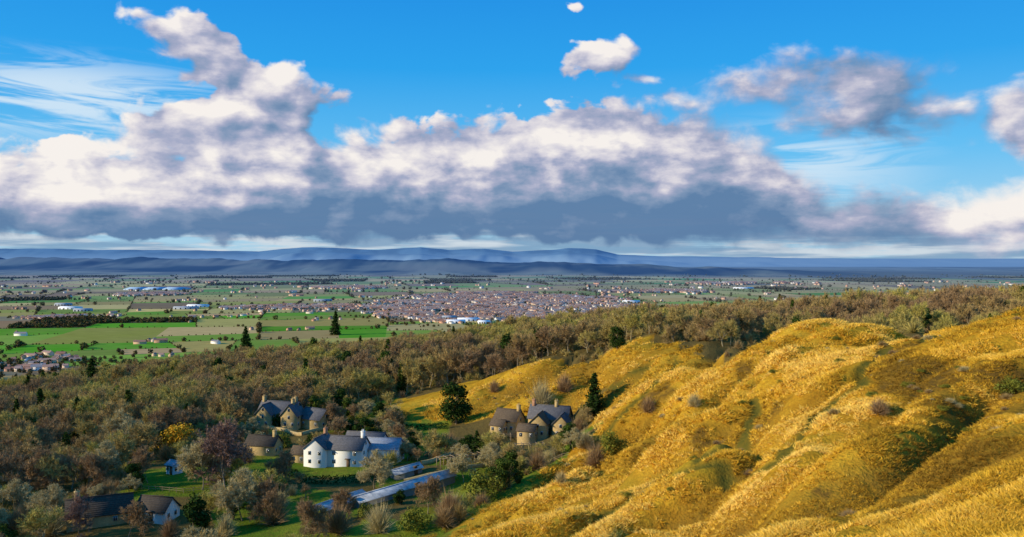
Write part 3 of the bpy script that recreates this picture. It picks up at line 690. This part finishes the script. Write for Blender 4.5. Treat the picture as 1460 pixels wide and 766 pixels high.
def block(par,cx,cy,L,Wd,h,r,a,mw,mr,wx=None,floors=(.9,),ends=True,door=None,chim=(),wins=True):
    B=MB();B.v=[np.array(q,float) for q in [(-L,-Wd,-2),(L,-Wd,-2),(L,Wd,-2),(-L,Wd,-2),(-L,-Wd,h),(L,-Wd,h),(L,Wd,h),(-L,Wd,h),(-L,0,h+r),(L,0,h+r)]]
    B.f=[(0,1,5,4),(1,2,6,9,5),(2,3,7,6),(3,0,4,8,7)];B.mi=[0]*4;rotv(B,cx,cy,a);obj('walls',B.mesh('walls',[mw]),par)
    B=MB();o=.35;t=.18;sl=r/Wd;ey=Wd+o;ez=h-o*sl
    for sg in (-1,1):
        k=len(B.v);B.v+=[np.array(q,float) for q in [(-L-o,sg*ey,ez+.05),(L+o,sg*ey,ez+.05),(L+o,0,h+r+.05),(-L-o,0,h+r+.05),(-L-o,sg*ey,ez+.05+t),(L+o,sg*ey,ez+.05+t),(L+o,0,h+r+.05+t),(-L-o,0,h+r+.05+t)]]
        for q in [(0,1,2,3),(4,5,6,7),(0,1,5,4),(1,2,6,5),(3,0,4,7)]: B.f.append(tuple(k+i for i in q));B.mi.append(0)
    box(B,-L-o,L+o,-.14,.14,h+r+.12,h+r+.34,0)
    rotv(B,cx,cy,a);obj('roof',B.mesh('roof',[mr]),par)
    if wins:
        B=MB();wx=wx if wx is not None else np.linspace(-L*.6,L*.6,max(2,int(L*2/3.6)))
        for x in wx:
            for z in floors:
                for sg in (-1,1):
                    y0=sg*Wd;box(B,x-.45,x+.45,min(y0,y0+sg*.06),max(y0,y0+sg*.06),z,z+1.1,1)
                    for q in (-.2,.2): box(B,x+q-.15,x+q+.15,min(y0,y0+sg*.09),max(y0,y0+sg*.09),z+.1,z+1.0,0)
        if ends:
            for z in list(floors)+([floors[-1]+2.4] if r>2.7 else []):
                for sg in (-1,1):
                    for yv in ((-Wd*.45,Wd*.45) if z+1.3<h else (0,)):
                        x0=sg*L;box(B,min(x0,x0+sg*.06),max(x0,x0+sg*.06),yv-.42,yv+.42,z,z+1.05,1);box(B,min(x0,x0+sg*.09),max(x0,x0+sg*.09),yv-.33,yv+.33,z+.1,z+.95,0)
        rotv(B,cx,cy,a);obj('windows',B.mesh('windows',[M_glass,M_frame]),par)
    if door is not None:
        B=MB();box(B,door-.5,door+.5,-Wd-.08,-Wd,-.3,2.0,0);box(B,door-.8,door+.8,-Wd-.7,-Wd,2.1,2.25,0);rotv(B,cx,cy,a);obj('door',B.mesh('door',[M_door]),par)
    for i,(x,mc) in enumerate(chim):
        B=MB();box(B,x-.5,x+.5,-.45,.45,h+r-1,h+r+1.6,0);box(B,x-.58,x+.58,-.53,.53,h+r+1.6,h+r+1.75,0)
        for q in (-.22,.22): B.prism(np.array([x+q,0,h+r+1.75]),np.array([x+q,0,h+r+2.3]),.13,.11,6,0)
        rotv(B,cx,cy,a);obj('chimney',B.mesh('chimney',[mc]),par)
HB=[]
def site(name,px,py):
    x,y,z=hit(px,py,120);e=bpy.data.objects.new(name,None);COL.objects.link(e);e.location=(x,y,z+.2);HB.append((x,y));print(name,round(x),round(y),round(z));return e
e=site('white_house',490,665)
block(e,-7,2.5,4.2,3.2,4.8,2.6,math.pi/2-.22,M_white,M_slate,floors=(.8,3.1),chim=((3.2,M_chim),))
block(e,1.0,1.5,5.0,3.6,4.7,2.8,-.18,M_white,M_slate,floors=(.8,3.1),door=1.2,chim=((4.2,M_white),))
block(e,9.5,6,5.5,4.2,3.9,2.2,-.12,M_white,M_blue,floors=(.9,))
block(e,4.5,10,5.5,3.6,4.4,2.6,-.18,M_white,M_slate,floors=(.9,))
block(e,-13,4,2.0,2.2,2.6,1.6,-.2,M_stone,M_brown,floors=(.7,))
e=site('stone_cottage',425,607)
block(e,-6,0,6.5,3.4,4.4,3.2,-.22,M_stone,M_slate,floors=(.8,3.0),door=0,chim=((-5.8,M_stone),(5.5,M_stone)))
block(e,-10,-1.5,3.2,2.8,4.2,3.0,math.pi/2-.22,M_stone,M_slate,floors=(.8,3.0))
block(e,-1,-3.4,3.2,2.8,4.2,3.2,math.pi/2-.22,M_stone,M_slate,floors=(.8,3.0),chim=((0,M_stone),))
block(e,6.5,-3,4.5,3.2,3.0,2.8,-.55,M_stone,M_slate,floors=(.8,))
e=site('stone_house',726,616)
block(e,0,0,4.0,3.0,3.6,2.9,-.5,M_stone,M_brown,floors=(.8,),chim=((3.4,M_stone),))
block(e,-3.2,-3.0,2.2,1.6,2.4,1.4,-.5,M_stone,M_brown,floors=(.7,))
e=site('stone_house',785,620)
block(e,0,2,6.0,3.5,4.8,3.2,-.28,M_stone,M_slate,floors=(.8,3.1),chim=((-5,M_chim),(2.0,M_stone)))
block(e,-3.2,-2.6,3.0,2.8,4.0,2.6,math.pi/2-.28,M_stone,M_brown,floors=(.8,2.9),door=0)
block(e,3.4,-3.6,2.8,2.4,4.0,2.4,math.pi/2-.28,M_stone,M_slate,floors=(.8,2.9))
block(e,-7,-6.0,2.6,2.2,2.4,1.5,-.28,M_stone,M_brown,floors=(.7,))
e=site('stone_barn',140,746)
block(e,0,0,6.5,3.4,2.3,3.0,.45,M_stone,M_dark,wx=[-3,3],floors=(.6,),chim=((-4.5,M_stone),))
e=site('cottage',222,740)
block(e,0,0,3.8,2.8,2.0,2.4,-.25,M_white,M_dark,wx=[-2],floors=(.5,),door=.5)
block(e,-3.6,-1.5,2.0,1.6,1.8,1.5,1.2,M_stone,M_dark,floors=(.5,))
e=site('garden_shed',247,676)
block(e,0,0,1.6,1.4,2.2,.8,-.6,plainmat('shed_paint',(.60,.66,.70)),M_blue,floors=(.8,),wx=[-.8],door=.6)
e=site('stone_cottage',375,648)
block(e,0,0,4.5,2.8,2.8,2.2,-.2,M_stone,M_dark,floors=(.8,),chim=((3.5,M_stone),))

M_ghr,nb,b=newmat('greenhouse_roof');tcn=nb.N.new('ShaderNodeTexCoord');Xo,Yo,Zo=nb.sep(tcn.outputs['Object'])
wv=nb.ss(nb.m('ABSOLUTE',nb.m('SUBTRACT',nb.m('FRACT',nb.m('MULTIPLY',Xo,.8)),.5)),.40,.48)
c=nb.mix(nb.ss(nb.noise(tcn.outputs['Object'],.35,5,.65),.35,.65),(.22,.25,.29),(.55,.57,.58));c=nb.mix(nb.m('MULTIPLY',wv,.6),c,(.5,.5,.48));nb.L.new(c,b.inputs['Base Color']);b.inputs['Roughness'].default_value=.5
M_ghw=plainmat('greenhouse_wall',(.22,.22,.2))
def greenhouse(pa,pb,Wd):
    a=hit(*pa,120);b_=hit(*pb,120);L=math.hypot(b_[0]-a[0],b_[1]-a[1])/2;ang=math.atan2(b_[1]-a[1],b_[0]-a[0])
    e=bpy.data.objects.new('greenhouse',None);COL.objects.link(e);e.location=((a[0]+b_[0])/2,(a[1]+b_[1])/2,(a[2]+b_[2])/2+.1);e.rotation_euler=(0,-math.atan2(b_[2]-a[2],2*L),ang)
    for t in np.linspace(-1,1,5): HB.append((e.location.x+t*L*math.cos(ang),e.location.y+t*L*math.sin(ang)))
    block(e,0,0,L,Wd,1.3,.75,0,M_ghw,M_ghr,wins=False,door=2)
greenhouse((448,738),(515,714),2.4);greenhouse((505,724),(640,684),2.4);greenhouse((560,684),(598,673),1.6)

def strip(name,pts,w,h,mat,hedge=False):
    P=[hit(*p,120) for p in pts];B=MB();R=np.random.default_rng(3)
    for a,b_ in zip(P[:-1],P[1:]):
        a=np.array(a);b_=np.array(b_);L=np.linalg.norm(b_-a);n=max(1,int(L/2))
        dr=(b_-a)/L;nn=np.array([-dr[1],dr[0],0])
        for i in range(n):
            p=a+(b_-a)*i/n;q=a+(b_-a)*(i+1)/n;p[2]=H1(p[0],p[1]);q[2]=H1(q[0],q[1])
            if hedge:
                for _ in range(60):
                    u=R.random();c_=p+(q-p)*u+nn*R.uniform(-w,w)+np.array([0,0,R.uniform(.1,h)]);B.leaf(c_,.28,0,R)
            else:
                k=len(B.v)
                for pt in (p,q):
                    for sx,sz in ((-w,-.5),(w,-.5),(w,h),(-w,h)): B.v.append(pt+nn*sx+np.array([0,0,sz]))
                for f_ in [(0,1,5,4),(1,2,6,5),(2,3,7,6),(3,0,4,7)]: B.f.append(tuple(k+z for z in f_));B.mi.append(0)
    obj(name,B.mesh(name,[mat]))
strip('hedge',[(395,672),(430,690),(520,690),(560,678)],.9,2.2,M_ever,True)
strip('hedge',[(700,668),(770,660),(810,640)],1.0,2.4,M_ever,True)
strip('hedge',[(500,602),(560,612),(640,612)],.9,2.0,M_ever,True)
strip('hedge',[(270,715),(330,728),(400,720)],.9,1.8,M_ever,True)
strip('hedge',[(660,700),(720,690),(760,675)],.9,1.6,M_olive,True)
strip('stone_wall',[(600,665),(650,650),(700,640)],.25,1.2,M_stone)
strip('stone_wall',[(575,690),(640,676),(690,668)],.25,1.0,M_stone)
strip('stone_wall',[(380,612),(430,622),(475,612)],.25,1.1,M_stone)
strip('stone_wall',[(0,690),(60,684),(120,672)],.3,1.1,M_stone)
def pergola(px,py,L,a):
    x,y,z=hit(px,py,120);B=MB()
    for i in range(int(L/2)+1):
        for sg in (-1,1): box(B,i*2-.08,i*2+.08,sg*1.2-.08,sg*1.2+.08,-.5,2.4,0)
        box(B,i*2-.06,i*2+.06,-1.6,1.6,2.56,2.7,0)
    for sg in (-1,1): box(B,-.4,L+.4,sg*1.2-.07,sg*1.2+.07,2.4,2.55,0)
    o=obj('pergola',B.mesh('pergola',[M_wood]),loc=(x,y,z));o.rotation_euler[2]=a
pergola(700,632,10,.1);pergola(625,668,12,.5);pergola(735,648,8,.2)
def fence(pts):
    P=[hit(*p,120) for p in pts];B=MB()
    for a,b_ in zip(P[:-1],P[1:]):
        a=np.array(a);b_=np.array(b_);n=max(1,int(np.linalg.norm(b_-a)/2))
        for i in range(n):
            p=a+(b_-a)*i/n;q=a+(b_-a)*(i+1)/n;p[2]=H1(p[0],p[1]);q[2]=H1(q[0],q[1])
            B.prism(p-np.array([0,0,.3]),p+np.array([0,0,1.2]),.08,.08,4,0)
            for z in (.5,1.0): B.prism(p+np.array([0,0,z]),q+np.array([0,0,z]),.05,.05,4,0)
    obj('wooden_fence',B.mesh('wooden_fence',[M_wood]))
fence([(690,690),(760,664),(812,652)]);fence([(580,640),(640,632),(690,628)]);fence([(200,700),(260,705),(330,700)])

# ------------------------------------------------------------ individual trees
TM={'bare':[bare_tree('bare_a',201,10,[M_bark,M_twigl],.6,8,.035,4,twl=.9),bare_tree('bare_b',202,10,[M_bark,M_twig],.6,8,.035,4,twl=.9)],
 'red':[bare_tree('bare_red',203,12,[M_bark,M_twigp],.65,8,.04,4,twl=.9)],
 'con':[conifer('con_a',211,10,2.6,[M_bark,M_ever],.32,20),conifer('con_b',212,10,3.1,[M_bark,M_ever],.32,18)],
 'ever':[leafy('ever_a',221,10,3.8,[M_bark,M_ever],3800,.28,17),leafy('ever_b',222,10,3.2,[M_bark,M_ever],3000,.28,15)],
 'olive':[leafy('olive_a',231,6,3.2,[M_bark,M_olive],1900,.2,12,False),shrub('olive_b',232,6,3.4,[M_bark,M_twig],1300,.045),shrub('olive_c',234,6,3.4,[M_bark,M_twigl],1300,.04)],
 'gold':[leafy('gold_a',241,6,3.0,[M_bark,M_gold],1900,.2,12,False)]}
NM={'bare':'bare_tree','red':'birch_tree','con':'conifer_tree','ever':'evergreen_tree','olive':'bush','gold':'golden_shrub'}
def T(kind,px,py,hpx,k=0,wide=1.0):
    x,y,z=hit(px,py,60);me=TM[kind][k%len(TM[kind])];h0={'bare':10,'red':12,'con':10,'ever':10}.get(kind,6)
    o=obj(NM[kind],me,loc=(x,y,z-.15));s=hpx/F*y/h0;o.scale=(s*wide,s*wide,s);o.rotation_euler[2]=random.uniform(0,6.28)
for a in [('con',848,592,58,0,1.15),('ever',650,606,60,0,1.1),('con',680,655,40,1,1.2),('con',130,562,50,1,1.3),('con',108,628,60,0),('con',92,668,50,1),('con',45,672,42,0),
 ('ever',275,765,62,1,1.1),('ever',190,700,40,0),('red',318,705,112,0,1.15),('bare',345,745,82,0),('bare',535,700,62,0),('bare',610,735,58,1),('bare',285,700,80,0),
 ('gold',250,650,52,0,1.2),('olive',772,585,48,2,.9),('olive',875,650,40,0),('olive',835,640,30,2),('olive',925,590,26,1),('olive',990,580,22,2),('olive',1440,565,32,0,1.3),('olive',1255,590,26,1,1.3),
 ('bare',430,770,66,1),('bare',150,690,66,0),('bare',60,700,70,1),('olive',480,762,46,1,1.1),('olive',540,762,50,2),('olive',590,760,40,0,1.2),('olive',640,740,44,1),('olive',690,720,54,0,1.1),('olive',715,700,40,1),
 ('ever',500,625,30,1,1.4),('ever',520,628,32,0,1.4),('ever',395,612,24,1),('bare',470,612,44,1),('olive',560,655,26,0),('ever',570,722,26,1,1.2),('bare',660,690,46,0),
 ('olive',20,760,40,1),('olive',70,765,44,2),('olive',240,768,34,1),('olive',390,750,50,1),('bare',395,745,70,1),('bare',20,740,60,0),('bare',210,690,56,1),('ever',590,640,24,0,1.3),
 ('con',478,478,34,0),('ever',880,500,34,0),('con',1055,480,34,1,1.3),('bare',885,478,40,0),('olive',805,560,30,1),('olive',850,668,40,1),('olive',705,560,20,1),('bare',330,640,44,1),('ever',540,600,30,1),
 ('con',350,500,34,1),('olive',400,640,26,0),('olive',350,660,30,1),('olive',320,765,36,2),('bare',560,640,40,1),('olive',800,690,20,2),('olive',640,640,26,1),('red',110,762,62,0),
 ('bare',480,745,50,1),('olive',520,740,26,0),('olive',455,750,30,0),('bare',180,768,56,1),('bare',75,745,58,0),('bare',170,650,70,0),('bare',225,640,66,1),('bare',120,700,60,1),('ever',385,700,30,0,1.3),('bare',405,700,60,1),
 ('olive',825,618,26,1)]: T(*a)
HBA=np.array(HB)
def free(x,y,r=9): return np.min(np.hypot(x[:,None]-HBA[None,:,0],y[:,None]-HBA[None,:,1]),1)>r
x_,y_=jgrid(-180,30,150,320,4.8)
k=inpoly(x_,y_,CLEAR)&~dil(GOLD,x_,y_,1)&free(x_,y_,12)&(fbm(x_/22,y_/22,3,95)>.48)
for hx_,hy_ in HB:
    t=y_/hy_;k&=~((y_<hy_)&(y_>hy_-34)&(np.abs(x_-hx_*t)<10))
x_=x_[k];y_=y_[k];n=len(x_);sc=rng.uniform(.35,1.1,n)
hc=tmpl(TM['olive']+[TM['ever'][1],bt[0],bt[1],TM['bare'][0]],'hamlet_shrub')
scatter('garden_shrubs',np.stack([x_,y_,height(x_,y_)-.1],1),rz(n),np.stack([sc,sc,sc*.8],1),rng.random(n),rng.choice([0,1,2,1,3,4,5,6],n),hc)
n=700;s_=rng.uniform(-.1,.6,n);y_=np.exp(rng.uniform(math.log(70),math.log(330),n));x_=s_*y_;k=inpoly(x_,y_,GOLD)&((fbm(x_/20,y_/20,3,97)>.54)|(bracken(x_,y_)>.3));x_=x_[k];y_=y_[k];n=len(x_);sc=rng.uniform(.06,.24,n)
scatter('hill_scrub',np.stack([x_,y_,height(x_,y_)],1),rz(n),np.stack([sc*1.5,sc*1.5,sc*.7],1),rng.random(n)*.4,rng.integers(0,3,n),tmpl(TM['olive'],'scrub'))
print('done')
